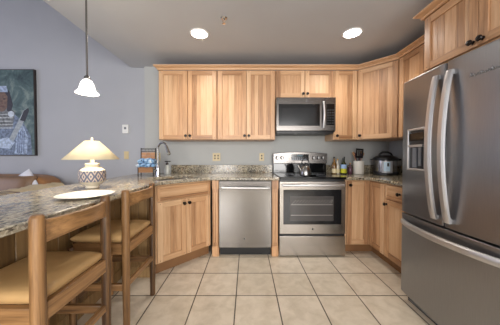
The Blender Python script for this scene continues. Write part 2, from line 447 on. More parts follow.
# peninsula base
b = MB()
PX0, PX1 = -1.47, -1.21
t = thing('bar_base_cabinet', 'panelled wood base under the long granite bar behind the stools', 'cabinet')
b.box(PX0, PX1, .35, 2.9, 0.0, BT, 'bar_panel'); b.build('body', t)
b = MB(); y = .35
while y < 1.99:
    ye = min(y + .082, 1.99); b.box(PX1 + .001, PX1 + .014, y + .0015, ye - .0015, .1, BT - .002, 'bar_panel'); y = ye
b.box(PX1 + .001, PX1 + .018, .35, 1.99, 0, .1, 'bar_panel')
b.build('panelling', t, bevel=.002, seg=1)
b = MB(); b.box(PX1 + .02, -.885, 2.0, 2.014, .0, .1, 'bar_panel'); 
x = PX1 + .02
while x < -.89:
    xe = min(x + .08, -.885); b.box(x + .001, xe - .001, 2.0, 2.012, .1, BT - .002, 'bar_panel'); x = xe
b.build('end_panel', t, bevel=.002, seg=1)

# ================================================================ COUNTERTOPS
def slab(outer, holes, z0, z1, m, name, **k):
    mb = MB(); bm = mb.bm; i = mb.mi(m); es = []
    for loop in [outer] + holes:
        vs_ = [bm.verts.new((x, y, z1)) for x, y in loop]
        es += [bm.edges.new((vs_[j], vs_[(j + 1) % len(vs_)])) for j in range(len(vs_))]
    bmesh.ops.triangle_fill(bm, use_beauty=True, use_dissolve=False, edges=es)
    fs = list(bm.faces)
    r = bmesh.ops.extrude_face_region(bm, geom=fs)
    for v in [g for g in r['geom'] if isinstance(g, bmesh.types.BMVert)]: v.co.z = z0
    for f in bm.faces: f.material_index = i
    return mb.build(name, **k)
CT0, CT1 = .882, .914
sq = math.sqrt(.5)
def dg(a, n): return (-.865 + sq * a - sq * n, 2.01 + sq * a + sq * n)     # along / inward of the angled sink front
def rrect(a0, a1, n0, n1, r=.045):
    pts = []
    for ca, cn, s0 in ((a1 - r, n0 + r, -90), (a1 - r, n1 - r, 0), (a0 + r, n1 - r, 90), (a0 + r, n0 + r, 180)):
        for k in range(5): an = R(s0 + k * 22.5); pts.append(dg(ca + r * math.cos(an), cn + r * math.sin(an)))
    return pts
hole = rrect(.06, .58, .075, .43)
t = thing('granite_countertop', 'L-shaped speckled granite worktop running from the bar past the sink to the range', 'countertop')
outer = [(.366, WY - .004), (-1.50, WY - .004), (-1.535, 2.9), (-1.535, .25), (-.83, .25), (-.83, 1.99), (-.815, 2.03), (-.45, 2.39), (-.425, 2.403), (.366, 2.403)]
slab(outer, [hole], CT0, CT1, 'granite_bar', 'slab', parent=t, bevel=.006, seg=2, smooth=40)
b = MB(); b.box(-1.10, .366, WY - .026, WY - .005, CT1 + .001, 1.03, 'granite'); b.build('backsplash', t, bevel=.002)
t = thing('granite_countertop', 'speckled granite worktop in the right corner under the pressure cooker', 'countertop')
CE = 1.405
outer = [(1.137, 2.435), (1.35, 2.435), (1.385, 2.42), (CE, 2.39), (CE, 1.745), (WX - .004, 1.745), (WX - .004, WY - .004), (1.137, WY - .004)]
slab(outer, [], CT0, CT1, 'granite', 'slab', parent=t, bevel=.006, seg=2, smooth=40)
b = MB(); b.box(1.137, WX - .028, WY - .026, WY - .005, CT1 + .001, 1.03, 'granite'); b.box(WX - .026, WX - .005, 1.745, WY - .028, CT1 + .001, 1.03, 'granite'); b.build('backsplash', t, bevel=.002)

# sink basin
t = thing('kitchen_sink', 'stainless undermount sink basin set into the angled granite worktop', 'sink')
b = MB(); i = b.mi('steel'); top = rrect(.066, .574, .081, .424); bot = rrect(.08, .56, .095, .41); 
zs = [(.880, top), (.72, bot)]
V = [[b.bm.verts.new((x, y, z)) for x, y in lp] for z, lp in zs]; n = len(V[0])
V2 = [[b.bm.verts.new((x, y, z)) for x, y in lp] for z, lp in [(.880, rrect(.056, .584, .071, .434)), (.712, rrect(.07, .57, .085, .42))]]
for A in (V, V2):
    for k in range(n): b._f([A[0][k], A[0][(k + 1) % n], A[1][(k + 1) % n], A[1][k]], i, .5)
    b._f(A[1], i, .5)
for k in range(n): b._f([V[0][k], V[0][(k + 1) % n], V2[0][(k + 1) % n], V2[0][k]], i, .5)
b.build('basin', t)
c = dg(.32, .25); MB().lathe([(.045, .722), (.045, .725), (.03, .7235), (0, .7235)], 'chrome', c=(c[0], c[1], 0)).build('drain', t)

# ================================================================ DISHWASHER
t = thing('dishwasher', 'stainless steel dishwasher between the sink cabinet and the range', 'dishwasher', (-.322, 2.45, 0))
W = .604
MB().box(0.004, W, .0, .58, .10, .872, 'blk').build('body', t)
b = MB(); b.box(0, W, -.02, -.001, .102, .868, 'steelv'); d = b.build('door', t, bevel=.003)
MB().box(.002, W - .002, -.0215, -.0195, .822, .868, 'steeldark').build('control_strip', d)
b = MB(); pts = [(.03 + (W - .06) * k / 16, -.045 - .022 * math.sin(math.pi * k / 16), .793 + .006*math.sin(math.pi*k/16)) for k in range(17)]
b.tube(pts, .0135, 'handle', flat=1.0, seg=12)
for x in (.04, W - .04): b.box(x - .014, x + .014, -.048, -.018, .782, .806, 'handle')
b.build('handle', d)
def emblem(parent, x, y, z, r=.014):
    b = MB(); disc(b, r, .002, 'chrome', x, y, z); disc(b, r * .82, .0026, 'blk', x, y, z)
    pts = [(x + r * .55 * math.cos(a) * (0.4 + .1 * a), y - .003, z + r * .55 * math.sin(a) * (.4 + .1 * a)) for a in [k * .5 for k in range(12)]]
    b.tube(pts, r * .09, 'chrome', seg=6)
    b.build('emblem', parent)
emblem(d, .29, -.02, .205, .013)
b = MB(); b.box(.005, W - .005, .03, .05, .0, .098, 'blk'); b.build('toe_grille', t)

# ================================================================ RANGE
W = .760
t = thing('oven_range', 'stainless steel electric range with glass cooktop between the two granite worktops', 'range', (.3715, 2.44, 0))
MB().box(0.002, W - .002, 0, .645, .03, .893, 'blk').build('body', t)
b = MB(); b.box(0, W, -.03, .57, .894, .920, 'blkglass'); ct = b.build('cooktop', t, bevel=.004)
for x, y, r in ((.2, .12, .11), (.56, .12, .09), (.2, .40, .08), (.56, .40, .105)):
    b = MB()
    for rr in (r,):
        b.tube([(x + rr * math.cos(a), y + rr * math.sin(a), .9203) for a in [2 * math.pi * k / 40 for k in range(41)]], .0012, M['dispgrey'], seg=6)
    b.build('burner_ring', ct)
# oven door
b = MB(); z0, z1 = .265, .868
b.box(0.001, W - .001, -.022, -.001, z0, z1, 'steel'); od = b.build('oven_door', t, bevel=.004)
b = MB(); b.box(.045, W - .05, -.0235, -.021, .375, .775, 'ovenglass'); wn = b.build('window', od, bevel=.002)
b = MB(); b.box(.12, W - .14, -.0245, -.022, .415, .70, 'oveninner'); ow = b.build('inner_window', wn)
b = MB()
for z in (.48, .60):
    b.box(.13, W - .15, -.0256, -.0240, z, z + .005, 'rack')
for k in range(14):
    x = .14 + k * .034; b.tube([(x, -.0252, .605), (min(x + .05, W - .15), -.0252, .66)], .0015, 'rack', seg=6)
b.build('oven_rack', wn)
b = MB(); pts = [(.035 + (W - .07) * k / 16, -.05 - .018 * math.sin(math.pi * k / 16), .827) for k in range(17)]
b.tube(pts, .0145, 'handle')
for x in (.045, W - .045): b.box(x - .015, x + .015, -.055, -.02, .815, .839, 'handle')
b.build('handle', od)
emblem(od, W / 2, -.022, .322, .014)
b = MB(); b.box(0.001, W - .001, -.022, -.001, .014, .240, 'steel')
b.build('storage_drawer', t, bevel=.004)
b = MB(); prof = [(x, .246 - .0 + (.012 * (1 - ((x - W / 2) / (W * .28)) ** 2) if abs(x - W / 2) < W * .28 else 0)) for x in [k * W / 24 for k in range(25)]]
b.box(.01, W - .01, -.012, -.001, .241, .264, 'blk'); b.build('drawer_gap', t)
for y in (.02, .5): MB().box(.03, W - .03, y, y + .04, 0, .029, 'blk').build('foot', t)
# backguard with arched top
b = MB(); xs = [k / 20 for k in range(21)]
poly = [(W * u, 1.195 + .022 * math.sin(math.pi * u)) for u in xs]
pz = [(0, 1.055)] + [(W, 1.055)] + poly[::-1]
mt = Matrix.Translation((0, .60, 0)) @ Matrix.Rotation(R(90), 4, 'X')
b.prism(pz, -.035, .045, 'steeldark', mat=mt); bgd = b.build('control_panel', t, bevel=.004)
b = MB(); b.box(0.005, W - .005, .575, .64, .921, 1.054, 'blkglass'); b.build('backguard', t, bevel=.003)
b = MB(); b.box(.255, .50, .5535, .556, 1.095, 1.185, 'blkglass'); dp = b.build('display', bgd)
b = MB()
for k in range(7):
    for j in range(2): b.box(.272 + k * .030, .290 + k * .030, .5522, .5536, 1.107 + j * .02, 1.116 + j * .02, 'dispgrey')
b.box(.34, .415, .5522, .5536, 1.155, 1.175, plain('clock_digits', (60, 90, 100), .4, emit=.1)); b.build('button', dp)
for x in (.055, .122, .565, .63, .695):
    b = MB(); b.lathe([(.024, 0), (.024, .006), (.019, .01), (.017, .03), (.014, .033), (0, .034)], 'nickel', mat=AX((x, .555, 1.135)), seg=20)
    b.box(x - .004, x + .004, .515, .525, 1.118, 1.152, 'handle'); b.build('control_knob', bgd)

# ================================================================ MICROWAVE
t = thing('microwave', 'stainless over-the-range microwave mounted under the short wall cabinet', 'microwave', (.3735, 2.735, 1.470))
W, H = .757, .438
MB().box(0, W, 0, .355, 0.0, H, 'blk').build('body', t, bevel=.003)
b = MB(); b.box(0, .62, -.026, -.001, .012, H - .002, 'steeldark'); d = b.build('door', t, bevel=.004)
b = MB(); b.box(.03, .555, -.0275, -.025, .075, .352, 'blkglass'); wn = b.build('window', d, bevel=.002)
b = MB(); b.box(.075, .51, -.0285, -.027, .105, .30, 'ovenglass'); b.build('mesh_screen', wn)
b = MB(); pts = [(.598, -.035 - .028 * math.sin(math.pi * k / 14), .05 + .33 * k / 14) for k in range(15)]
b.tube(pts, .013, 'handle', up=(1, 0, 0)); b.box(.588, .608, -.04, -.024, .045, .065, 'handle'); b.box(.588, .608, -.04, -.024, .365, .385, 'handle'); b.build('handle', d)
b = MB(); b.box(.622, W, -.026, -.001, .012, H - .002, 'steeldark'); cp = b.build('control_panel', t, bevel=.004)
b = MB(); b.box(.636, W - .018, -.0275, -.025, .085, .352, 'blkglass'); kp = b.build('keypad', cp)
b = MB()
for j in range(6):
    for k in range(3): b.box(.648 + k * .031, .668 + k * .031, -.0283, -.0272, .10 + j * .033, .118 + j * .033, 'slatedk')
b.build('key', kp)
emblem(d, .385, -.026, H - .045, .013)
b = MB(); b.box(.01, W - .01, .01, .34, -.018, -.001, 'blk')
for k in range(3): b.box(.06 + k * .23, .24 + k * .23, .005, .1, -.022, -.018, 'slatedk')
b.build('vent_grille', t)

# ================================================================ REFRIGERATOR
FW = .800; FXX = 1.250; FY = 1.712
t = thing('refrigerator', 'dark stainless french-door refrigerator with bottom freezer against the right wall', 'refrigerator', (FXX, FY, 0), R(-90))
SP = .392; FT = 1.738; FS = .712
def bow(x): u = (x - FW / 2) / (FW / 2); return -.022 * (1 - u * u)
MB().box(.004, FW - .004, .085, WX - FXX - .03, .03, FT - .012, 'slatedk').build('body', t, bevel=.004)
def fdoor(name, x0, x1, z0, z1, holes=None):
    n = 16; front = [(x0 + (x1 - x0) * k / n, bow(x0 + (x1 - x0) * k / n)) for k in range(n + 1)]
    r = .012
    poly = [(x0, .075)] + [(x0, bow(x0) + r), (x0 + r * .3, bow(x0) + r * .3)] + front[1:-1] + [(x1 - r * .3, bow(x1) + r * .3), (x1, bow(x1) + r), (x1, .075)]
    b = MB(); b.prism(poly[::-1] if False else poly, z0, z1, 'slate')
    return b.build(name, t, bevel=.004, smooth=25)
dl_ = fdoor('door', 0, SP - .004, FS + .006, FT)
dr_ = fdoor('door', SP + .004, FW, FS + .006, FT)
fz = fdoor('freezer_drawer', 0, FW, .075, FS - .006)
def fhandle(parent, x, z0, z1):
    n = 18; secs = []
    for k in range(n + 1):
        u = k / n; z = z0 + (z1 - z0) * u; y = bow(x) - .020 - .048 * math.sin(math.pi * u) ** .8
        h = .021; d = .009
        secs.append([(x - h, y - d * .2, z), (x - h * .6, y - d, z), (x + h * .6, y - d, z), (x + h, y - d * .2, z), (x + h, y + d, z), (x - h, y + d, z)])
    b = MB(); b.strip(secs, 'handle')
    for z in (z0 + .012, z1 - .012): b.box(x - .012, x + .012, bow(x) - .026, bow(x) + .006, z - .012, z + .012, 'handle')
    b.build('handle', parent, smooth=40)
fhandle(dl_, SP - .048, .755, 1.672); fhandle(dr_, SP + .046, .755, 1.672)
n = 24; secs = []
for k in range(n + 1):
    u = k / n; x = .03 + (FW - .06) * u; y = bow(x) - .012 - .050 * math.sin(math.pi * u) ** .7; z = .645; h = .021; d = .009
    secs.append([(x, y - d * .2, z - h), (x, y - d, z - h * .6), (x, y - d, z + h * .6), (x, y - d * .2, z + h), (x, y + d, z + h), (x, y + d, z - h)])
b = MB(); b.strip(secs, 'handle')
for x in (.04, FW - .04): b.box(x - .012, x + .012, bow(x) - .02, bow(x) + .006, .632, .658, 'handle')
b.build('handle', fz, smooth=40)
# water dispenser in left door
bx0, bx1, bz0, bz1 = .096, .262, 1.055, 1.36
ysurf = bow(.16) - .003
b = MB()
for (a0, a1, c0, c1) in ((bx0, bx0 + .012, bz0, bz1), (bx1 - .012, bx1, bz0, bz1), (bx0 + .012, bx1 - .012, bz0, bz0 + .014), (bx0 + .012, bx1 - .012, bz1 - .016, bz1)):
    b.box(a0, a1, ysurf - .016, .0, c0, c1, 'handle')
dsp = b.build('dispenser', dl_, bevel=.004)
b = MB(); b.box(bx0 + .012, bx1 - .012, ysurf - .004, .0, bz0 + .014, bz1 - .016, 'dispdark'); b.build('recess', dsp)
b = MB(); b.box(bx0 + .02, bx1 - .02, ysurf - .010, ysurf - .004, 1.27, 1.325, 'blkglass')
b.box(bx0 + .018, bx1 - .025, ysurf - .018, ysurf - .004, 1.225, 1.242, 'handle')
b.box(bx0 + .05, bx0 + .085, ysurf - .012, ysurf - .004, 1.075, 1.22, 'dispgrey'); b.box(bx0 + .10, bx0 + .125, ysurf - .010, ysurf - .004, 1.09, 1.22, 'dispgrey')
b.build('dispenser_lever', dsp)
# raised script badge: brushed strokes, not legible in the photograph
b = MB(); x = .535
for k in range(9):
    hgt = (.024, .014, .014, .02, .012, .014, .022, .012, .014)[k]
    b.tube([(x, bow(x) - .003, 1.592), (x + .006, bow(x) - .003, 1.592 + hgt), (x + .012, bow(x) - .003, 1.592), (x + .016, bow(x) - .003, 1.596)], .0018, 'chrome', seg=6); x += .0165
b.build('badge', dr_)
b = MB(); b.box(.02, FW - .02, .05, .09, .0, .068, 'slatedk'); 
for k in range(3): b.box(.03, FW - .03, .044, .05, .012 + k * .018, .020 + k * .018, 'dispgrey')
b.build('toe_grille', t)
for x in (.02, FW - .09): MB().box(x, x + .07, .05, .14, FT - .004, FT + .012, 'slatedk').build('hinge_cap', t, bevel=.003)

# ================================================================ BAR STOOLS
M['leather'] = plain('tan_leather', (188, 152, 104), 0.34, var=.14, scale=5, bump=.15)
def make_stool():
    t = thing('bar_stool', 'nearest wooden bar stool with tan leather seat, closest to the camera', 'stool', (-.97, .985, 0), 0, 'wooden bar stools at the granite bar')
    bx, fx, hy = .18, -.17, .192
    for s_ in (-1, 1):
        MB().lathe([(.020, 0), (.023, .3), (.025, .6), (.0245, .9), (.0235, .93), (.018, .938), (0, .940)], 'sv', c=(bx, s_ * hy, 0), seg=20).build('leg', t)
        MB().lathe([(.020, 0), (.024, .3), (.024, .57), (0, .575)], 'sv', c=(fx, s_ * hy, 0), seg=20).build('leg', t)
    b = MB(); n = 18; secs = []
    for k in range(n + 1):
        u = -1 + 2 * k / n; y = hy * u * .95; x = bx + .052 * (1 - u * u) ; zb = .824 + .022 * (1 - u * u); zt = .914 + .004 * (1 - u * u); th = .011
        secs.append([(x - th, y, zb), (x + th, y, zb), (x + th, y, zt), (x - th, y, zt)])
    b.strip(secs, 'sy'); b.build('backrest', t, bevel=.003)
    b = MB()
    b.box(bx - .013, bx + .013, -hy + .015, hy - .015, .520, .590, 'sy'); b.box(fx - .013, fx + .013, -hy + .015, hy - .015, .520, .590, 'sy')
    for s_ in (-1, 1): b.box(fx + .015, bx - .015, s_ * hy - .013, s_ * hy + .013, .520, .590, 'sx')
    b.build('seat_frame', t, bevel=.004)
    b = MB(); b.pillow(fx - .02, bx - .004, -hy + .004, hy - .004, .586, .645, 'leather', dome=.35, e=5); b.build('seat', t, weld=True, smooth=60)
    for s_ in (-1, 1): MB().box(fx + .01, bx - .01, s_ * hy - .012, s_ * hy + .012, .280, .325, 'sx').build('stretcher', t, bevel=.004)
    MB().box(bx - .011, bx + .011, -hy + .01, hy - .01, .298, .335, 'sy').build('stretcher', t, bevel=.004)
    MB().box(fx - .011, fx + .011, -hy + .01, hy - .01, .20, .237, 'sy').build('stretcher', t, bevel=.004)
    return t
st1 = make_stool()
copy_tree(st1, (-.97, 1.565, 0), 0, 'wooden bar stool nearer the sink cabinet, behind the closest stool')

# ================================================================ TABLE LAMP and things on the bar
M['ceramic'] = plain('cream_ceramic', (236, 226, 206), 0.45, var=.03)
M['shade'] = None
t_ = NT('lamp_shade_fabric', .8); t_.pr('Base Color', s2l((240, 226, 190))); t_.pr('Transmission Weight', 0.0)
tr = t_.n('ShaderNodeBsdfTranslucent', {0: s2l((214, 204, 178))}); mx = t_.n('ShaderNodeMixShader', {0: 0.28})
out = t_.t.nodes['Material Output']; t_.t.links.new(t_.b.outputs[0], mx.inputs[1]); t_.t.links.new(tr.outputs[0], mx.inputs[2]); t_.t.links.new(mx.outputs[0], out.inputs[0])
M['shade'] = t_.m
t_ = NT('painted_band', .55)
tc = t_.n('ShaderNodeTexCoord').outputs['Object']; sx = t_.n('ShaderNodeSeparateXYZ', {0: tc})
ang = t_.math('ARCTAN2', sx.outputs[1], sx.outputs[0])
u = t_.math('PINGPONG', t_.math('MULTIPLY', ang, 12 / (2 * math.pi)), .5)
vv = t_.math('ABSOLUTE', t_.math('DIVIDE', t_.math('SUBTRACT', sx.outputs[2], .0925), .042))
dd = t_.math('ADD', t_.math('MULTIPLY', u, 2.0), vv)
rings = t_.math('PINGPONG', t_.math('MULTIPLY', dd, 1.1), .5)
t_.pr('Base Color', t_.ramp(rings, [(.28, s2l((98, 102, 122))), (.34, s2l((198, 182, 166)))])); M['band'] = t_.m
LPX, LPY = -1.19, 1.63
t = thing('table_lamp', 'table lamp with wide conical cream shade and patterned ceramic body on the bar', 'lamp', (LPX, LPY, CT1 + .001))
MB().lathe([(r_ * .86, z_) for r_, z_ in [(.046, 0), (.052, .004), (.052, .010), (.046, .014), (.060, .026), (.098, .051)]], 'ceramic', seg=40).build('base', t, smooth=50)
MB().lathe([(r_ * .86, z_) for r_, z_ in [(.098, .0515), (.103, .07), (.104, .0925), (.103, .115), (.098, .1335)]], 'band', seg=48).build('painted_band', t, smooth=50)
MB().lathe([(r_ * .86, z_) for r_, z_ in [(.098, .134), (.075, .150), (.052, .165), (.048, .172), (.055, .176), (.056, .186), (.050, .190), (.018, .191), (.016, .215), (.008, .217), (.008, .26), (.0, .261)]], 'ceramic', seg=40).build('neck', t, smooth=40)
b = MB(); b.lathe([(.182, .220), (.047, .360)], 'shade', seg=48); bm = b.bm
for f in [f for f in bm.faces if len(f.verts) > 4]: bm.faces.remove(f)
sh = b.build('lamp_shade', t, smooth=60); sd = sh.modifiers.new('solid', 'SOLIDIFY'); sd.thickness = .002
MB().lathe([(.008, .355), (.010, .370), (.006, .374), (.010, .382), (0, .390)], 'ceramic').build('finial', t)
b = MB(); b.lathe([(0, .262), (.012, .264), (.026, .29), (.026, .305), (.012, .33), (0, .333)], plain('lit_bulb', (255, 240, 210), .5, emit=6, ecol=(1, .8, .5)), seg=20); b.build('bulb', t)
pl = bpy.data.lights.new('lamp_bulb_light', 'POINT'); pl.energy = 26; pl.color = (1, .86, .66); pl.shadow_soft_size = .03
po = bpy.data.objects.new('bulb_light', pl); C.objects.link(po); po.parent = t; po.location = (0, .0, .30); 
b = MB(); b.lathe([(.05, 0), (.06, .003), (.11, .006), (.144, .013), (.147, .015), (.143, .016), (.11, .010), (.05, .006), (0, .006)], plain('smooth_white', (246, 242, 232), .35, var=.02), seg=64)  # shallow white disc with a low raised rim
tag(b.build('white_disc', smooth=50, loc=(-.978, 1.285, CT1 + .001)), 'wide round white disc lying on the bar in front of the lamp', 'plate')

# ================================================================ PENDANT
M['bell'] = plain('lit_frosted_glass', (255, 250, 240), .4, emit=1.6, ecol=(1, .96, .9), var=.01)
PXX, PYY = -1.105, 1.475
t = thing('pendant_light', 'white glass bell pendant hanging on a thin metal rod over the bar', 'light', (PXX, PYY, 1.575))
prof = [(.070, .018), (.065, .025), (.053, .036), (.047, .052), (.043, .070), (.037, .088), (.028, .104), (.016, .114)]
b = MB(); b.lathe(prof, 'bell', seg=40)
for f in [f for f in b.bm.faces if len(f.verts) > 4]: b.bm.faces.remove(f)
o = b.build('glass_shade', t, smooth=60); s_ = o.modifiers.new('solid', 'SOLIDIFY'); s_.thickness = .003
MB().lathe([(.016, .113), (.020, .118), (.016, .135), (.006, .142), (.006, CH - 1.575 - .02)], 'nickel', seg=16).build('rod', t)
MB().lathe([(.006, CH - 1.575 - .030), (.05, CH - 1.575 - .022), (.06, CH - 1.575 - .003), (0, CH - 1.575 - .0025)], 'nickel').build('canopy', t)
pl = bpy.data.lights.new('pendant_bulb_light', 'POINT'); pl.energy = 5; pl.color = (1, .9, .75); pl.shadow_soft_size = .03
po = bpy.data.objects.new('bulb_light', pl); C.objects.link(po); po.parent = t; po.location = (0, 0, .03)

# ================================================================ RECESSED LIGHTS, SPRINKLER
M['lens'] = plain('lit_lens', (255, 252, 245), .5, emit=9, ecol=(1, .96, .9), var=.01)
for x, y, lab in ((-.50, 2.25, 'round recessed ceiling light on the left, above the sink side'), (1.10, 2.24, 'round recessed ceiling light on the right, above the range side')):
    t = thing('recessed_light', lab, 'light', (x, y, CH), 0, 'recessed ceiling lights')
    MB().lathe([(.084, -.007), (.096, -.007), (.100, -.001), (.084, -.001), (.084, -.007)], 'white', seg=40, cap=False).build('trim_ring', t)
    MB().lathe([(0, -.004), (.083, -.004), (.083, -.001), (0, -.001)], 'lens', seg=40).build('lens', t)
    l = bpy.data.lights.new('downlight', 'SPOT'); l.energy = 24; l.color = (1, .93, .85); l.spot_size = R(150); l.spot_blend = .8; l.shadow_soft_size = .08
    o = bpy.data.objects.new('downlight', l); C.objects.link(o); o.parent = t; o.location = (0, 0, -.02)
t = thing('fire_sprinkler', 'small chrome fire sprinkler head on the ceiling', 'sprinkler', (-.215, 2.0, CH))
MB().lathe([(0, -.012), (.022, -.012), (.032, -.002), (.032, -.0005), (0, -.0005)], 'chrome').build('escutcheon', t)
b = MB(); b.tube([(0, 0, -.012), (0, 0, -.03)], .006, 'chrome')
for s_ in (-1, 1): b.tube([(s_ * .008, 0, -.014), (s_ * .014, 0, -.03), (0, 0, -.048)], .003, 'chrome', seg=8)
b.lathe([(0, -.052), (.016, -.052), (.016, -.049), (0, -.049)], 'chrome', seg=16); b.build('head', t)

# ================================================================ OUTLETS and wall plates
def plate(x, z, kind, label, y=WY):
    t = thing('wall_outlet' if kind != 'switch' else 'light_switch', label, 'outlet' if kind != 'switch' else 'switch', (x, y, z))
    w_ = .115 if kind == 'double' else .07
    MB().box(-w_ / 2, w_ / 2, -.006, -.0005, -.058, .058, 'ivory').build('cover_plate', t, bevel=.002)
    for cx in ((-.023, .023) if kind == 'double' else (0,)):
        if kind == 'switch': MB().box(cx - .006, cx + .006, -.013, -.0055, -.012, .012, 'ivory').build('toggle', t)
        else:
            for cz in (-.02, .02): MB().box(cx - .010, cx + .010, -.0070, -.0055, cz - .012, cz + .012, 'slot').build('socket', t, bevel=.003)
plate(-.445, 1.145, 'double', 'double ivory outlet on the wall above the backsplash left of centre')
plate(.215, 1.145, 'single', 'single ivory outlet on the wall beside the range')
plate(-1.30, 1.150, 'single', 'single ivory outlet on the wall behind the faucet')
plate(-1.795, 1.172, 'switch', 'ivory switch plate on the wall between the lamp and the faucet', y=LY)
t = thing('wall_thermostat', 'small white rectangular control box on the wall above the ivory switch', 'thermostat', (-1.80, LY, 1.56))
MB().box(-.045, .045, -.022, -.0005, -.065, .065, 'white').build('housing', t, bevel=.006)
MB().box(-.016, .016, -.0245, -.0215, -.005, .028, 'dispgrey').build('screen', t, bevel=.002)

# ================================================================ FAUCET, SOAP, TOWEL CHAIR
c = dg(-.075 + .02, .50 + .02); c = (-1.066, 2.54)
t = thing('kitchen_faucet', 'tall brushed nickel gooseneck faucet behind the sink', 'faucet', (c[0], c[1], CT1 + .001), R(-28))
MB().lathe([(.034, 0), (.034, .006), (.028, .012), (.025, .03), (.024, .09), (.018, .12), (.014, .14)], 'chrome').build('base', t)
pts = [(0, 0, .13), (0, 0, .22), (0, 0, .30)] + [(.075 - .075 * math.cos(a), 0, .325 + .078 * math.sin(a)) for a in [R(10 * k) for k in range(1, 17)]]
b = MB(); b.tube(pts, .0125, 'nickel', seg=14); b.build('spout', t, smooth=60)
e = Vector(pts[-1]); d_ = (Vector(pts[-1]) - Vector(pts[-2])).normalized()
b = MB(); b.tube([e - d_ * .01, e + d_ * .03, e + d_ * .085, e + d_ * .10], [.014, .016, .021, .019], 'nickel', seg=14); b.build('spray_head', t)
b = MB(); b.tube([(.0, -.02, .07), (.005, -.055, .085), (.01, -.085, .11)], [.010, .008, .006], 'chrome'); b.build('lever', t)
t = thing('soap_dispenser', 'clear soap dispenser with dark pump top behind the faucet', 'dispenser', (-1.055, 2.80, CT1 + .001))
MB().lathe([(.035, 0), (.037, .01), (.036, .09), (.020, .12), (.014, .13)], plain('pale_soap_glass', (176, 178, 172), .08, coat=.6)).build('bottle', t)
b = MB(); b.lathe([(.018, .130), (.018, .15), (.006, .152), (.006, .17)], 'knob'); b.box(-.03, .045, -.009, .009, .168, .180, 'knob'); b.build('pump', t, bevel=.002)
# small decorative chair holding folded towels
M['wicker'] = wood('wicker_wood', (190, 140, 96), (162, 112, 72), (116, 76, 46), 'x')
t = thing('decorative_chair', 'miniature wood and iron chair ornament standing behind the faucet', 'decoration', (-1.235, 2.62, CT1 + .001), R(12))
b = MB()
for x in (-.085, .085): b.tube([(x, .06, 0), (x, .06, .20), (x, .072, .345)], .0055, 'knob', seg=10); b.tube([(x, -.07, 0), (x, -.07, .11)], .0055, 'knob', seg=10)
b.tube([(-.092, .072, .335), (.092, .072, .335)], .005, 'knob'); b.tube([(-.085, .0685, .30), (.085, .0685, .30)], .004, 'knob')
for k in range(9): b.tube([(-.068 + k * .017, .0685, .30), (-.068 + k * .017, .0715, .335)], .0022, 'knob', seg=6)
b.build('iron_frame', t)
b = MB()
for k in range(3):
    for j in range(4): b.box(-.078 + k * .053, -.027 + k * .053, .058, .066, .12 + j * .043, .161 + j * .043, 'wicker')
b.build('backrest', t, bevel=.002)
b = MB(); b.box(-.085, .085, -.075, .055, .095, .112, 'wicker'); b.box(-.08, .08, -.073, -.066, .045, .095, 'wicker'); b.build('seat', t, bevel=.002)
t_ = NT('patterned_towel', .85); n_ = t_.noise(t_.co(), 26, 2, .5, 1.0)
t_.pr('Base Color', t_.ramp(n_, [(.36, s2l((38, 38, 48))), (.42, s2l((84, 126, 178))), (.55, s2l((150, 190, 225))), (.66, s2l((225, 230, 236)))])); M['towel'] = t_.m
b = MB(); mt = Matrix.Translation((-1.205, 2.59, CT1 + .113)) @ Matrix.Rotation(R(10), 4, 'Z')
b.pillow(-.12, .095, -.085, .07, .0, .045, 'towel', dome=.4, mat=mt, wob=.004); b.pillow(-.105, .085, -.08, .06, .04, .105, 'towel', dome=.5, mat=mt, wob=.006)
tag(b.build('folded_towel', weld=True, smooth=70), 'blue and black patterned towels bundled on the miniature chair', 'towel')

# ================================================================ KETTLE
t = thing('tea_kettle', 'small stainless tea kettle standing on the glass cooktop', 'kettle', (.705, 2.56, .9225))
MB().lathe([(.062, 0), (.074, .006), (.076, .03), (.066, .075), (.045, .105), (.032, .114)], 'nickel', seg=36).build('body', t, smooth=50)
MB().lathe([(.032, .114), (.030, .120), (.012, .126), (.006, .130), (.012, .140), (.010, .146), (0, .148)], 'blk', seg=20).build('lid', t)
b = MB(); b.tube([(-.06, -.01, .065), (-.085, -.015, .09), (-.10, -.02, .118)], [.014, .011, .008], 'chrome'); b.build('spout', t)
t.scale = (.92, .92, 1.08)
b = MB(); b.tube([(.052 * math.cos(a) + .0, 0, .10 + .105 * math.sin(a)) for a in [R(12 * k) for k in range(0, 16)]], .0065, 'blk', seg=10); b.build('handle', t, smooth=60)

# ================================================================ BOTTLES
def bottle(x, y, h, r, glass, cap, label, lab=None, neck=.35, lab2=None):
    t = thing('bottle', label, 'bottle', (x, y, CT1 + .001), 0, 'bottles beside the range')
    hb = h * (1 - neck)
    MB().lathe([(r * .9, 0), (r, .004), (r, hb * .82), (r * .8, hb * .95), (r * .38, hb * 1.08), (r * .34, h * .9)], glass, seg=20).build('glass_body', t, smooth=50)
    MB().lathe([(r * .42, h * .9), (r * .42, h), (0, h)], cap, seg=16).build('cap', t)
    if lab:
        b = MB(); b.lathe([(r * 1.02, hb * .12), (r * 1.02, hb * .5)], lab, seg=20)
        if lab2: b.lathe([(r * 1.02, hb * .5), (r * 1.02, hb * .85)], lab2, seg=20)
        b.build('paper_label', t)
G = dict(amber=plain('amber_glass', (104, 72, 26), .1, coat=.6), green=plain('dark_green_glass', (44, 52, 30), .1, coat=.6), dark=plain('dark_brown_glass', (40, 30, 26), .1, coat=.6),
         clear=plain('pale_glass', (196, 190, 176), .08, coat=.6), yel=plain('yellow_green_label', (196, 196, 40), .5), blue=plain('pale_blue_label', (150, 180, 220), .5), crm=plain('cream_label', (214, 200, 160), .5), red=plain('plum_bottle', (86, 50, 66), .2, coat=.5), gold=plain('gold_cap', (170, 130, 60), .3, .8))
bottle(1.178, 2.86, .235, .032, G['amber'], M['blk'], 'amber bottle with black cap closest to the range', G['crm'])
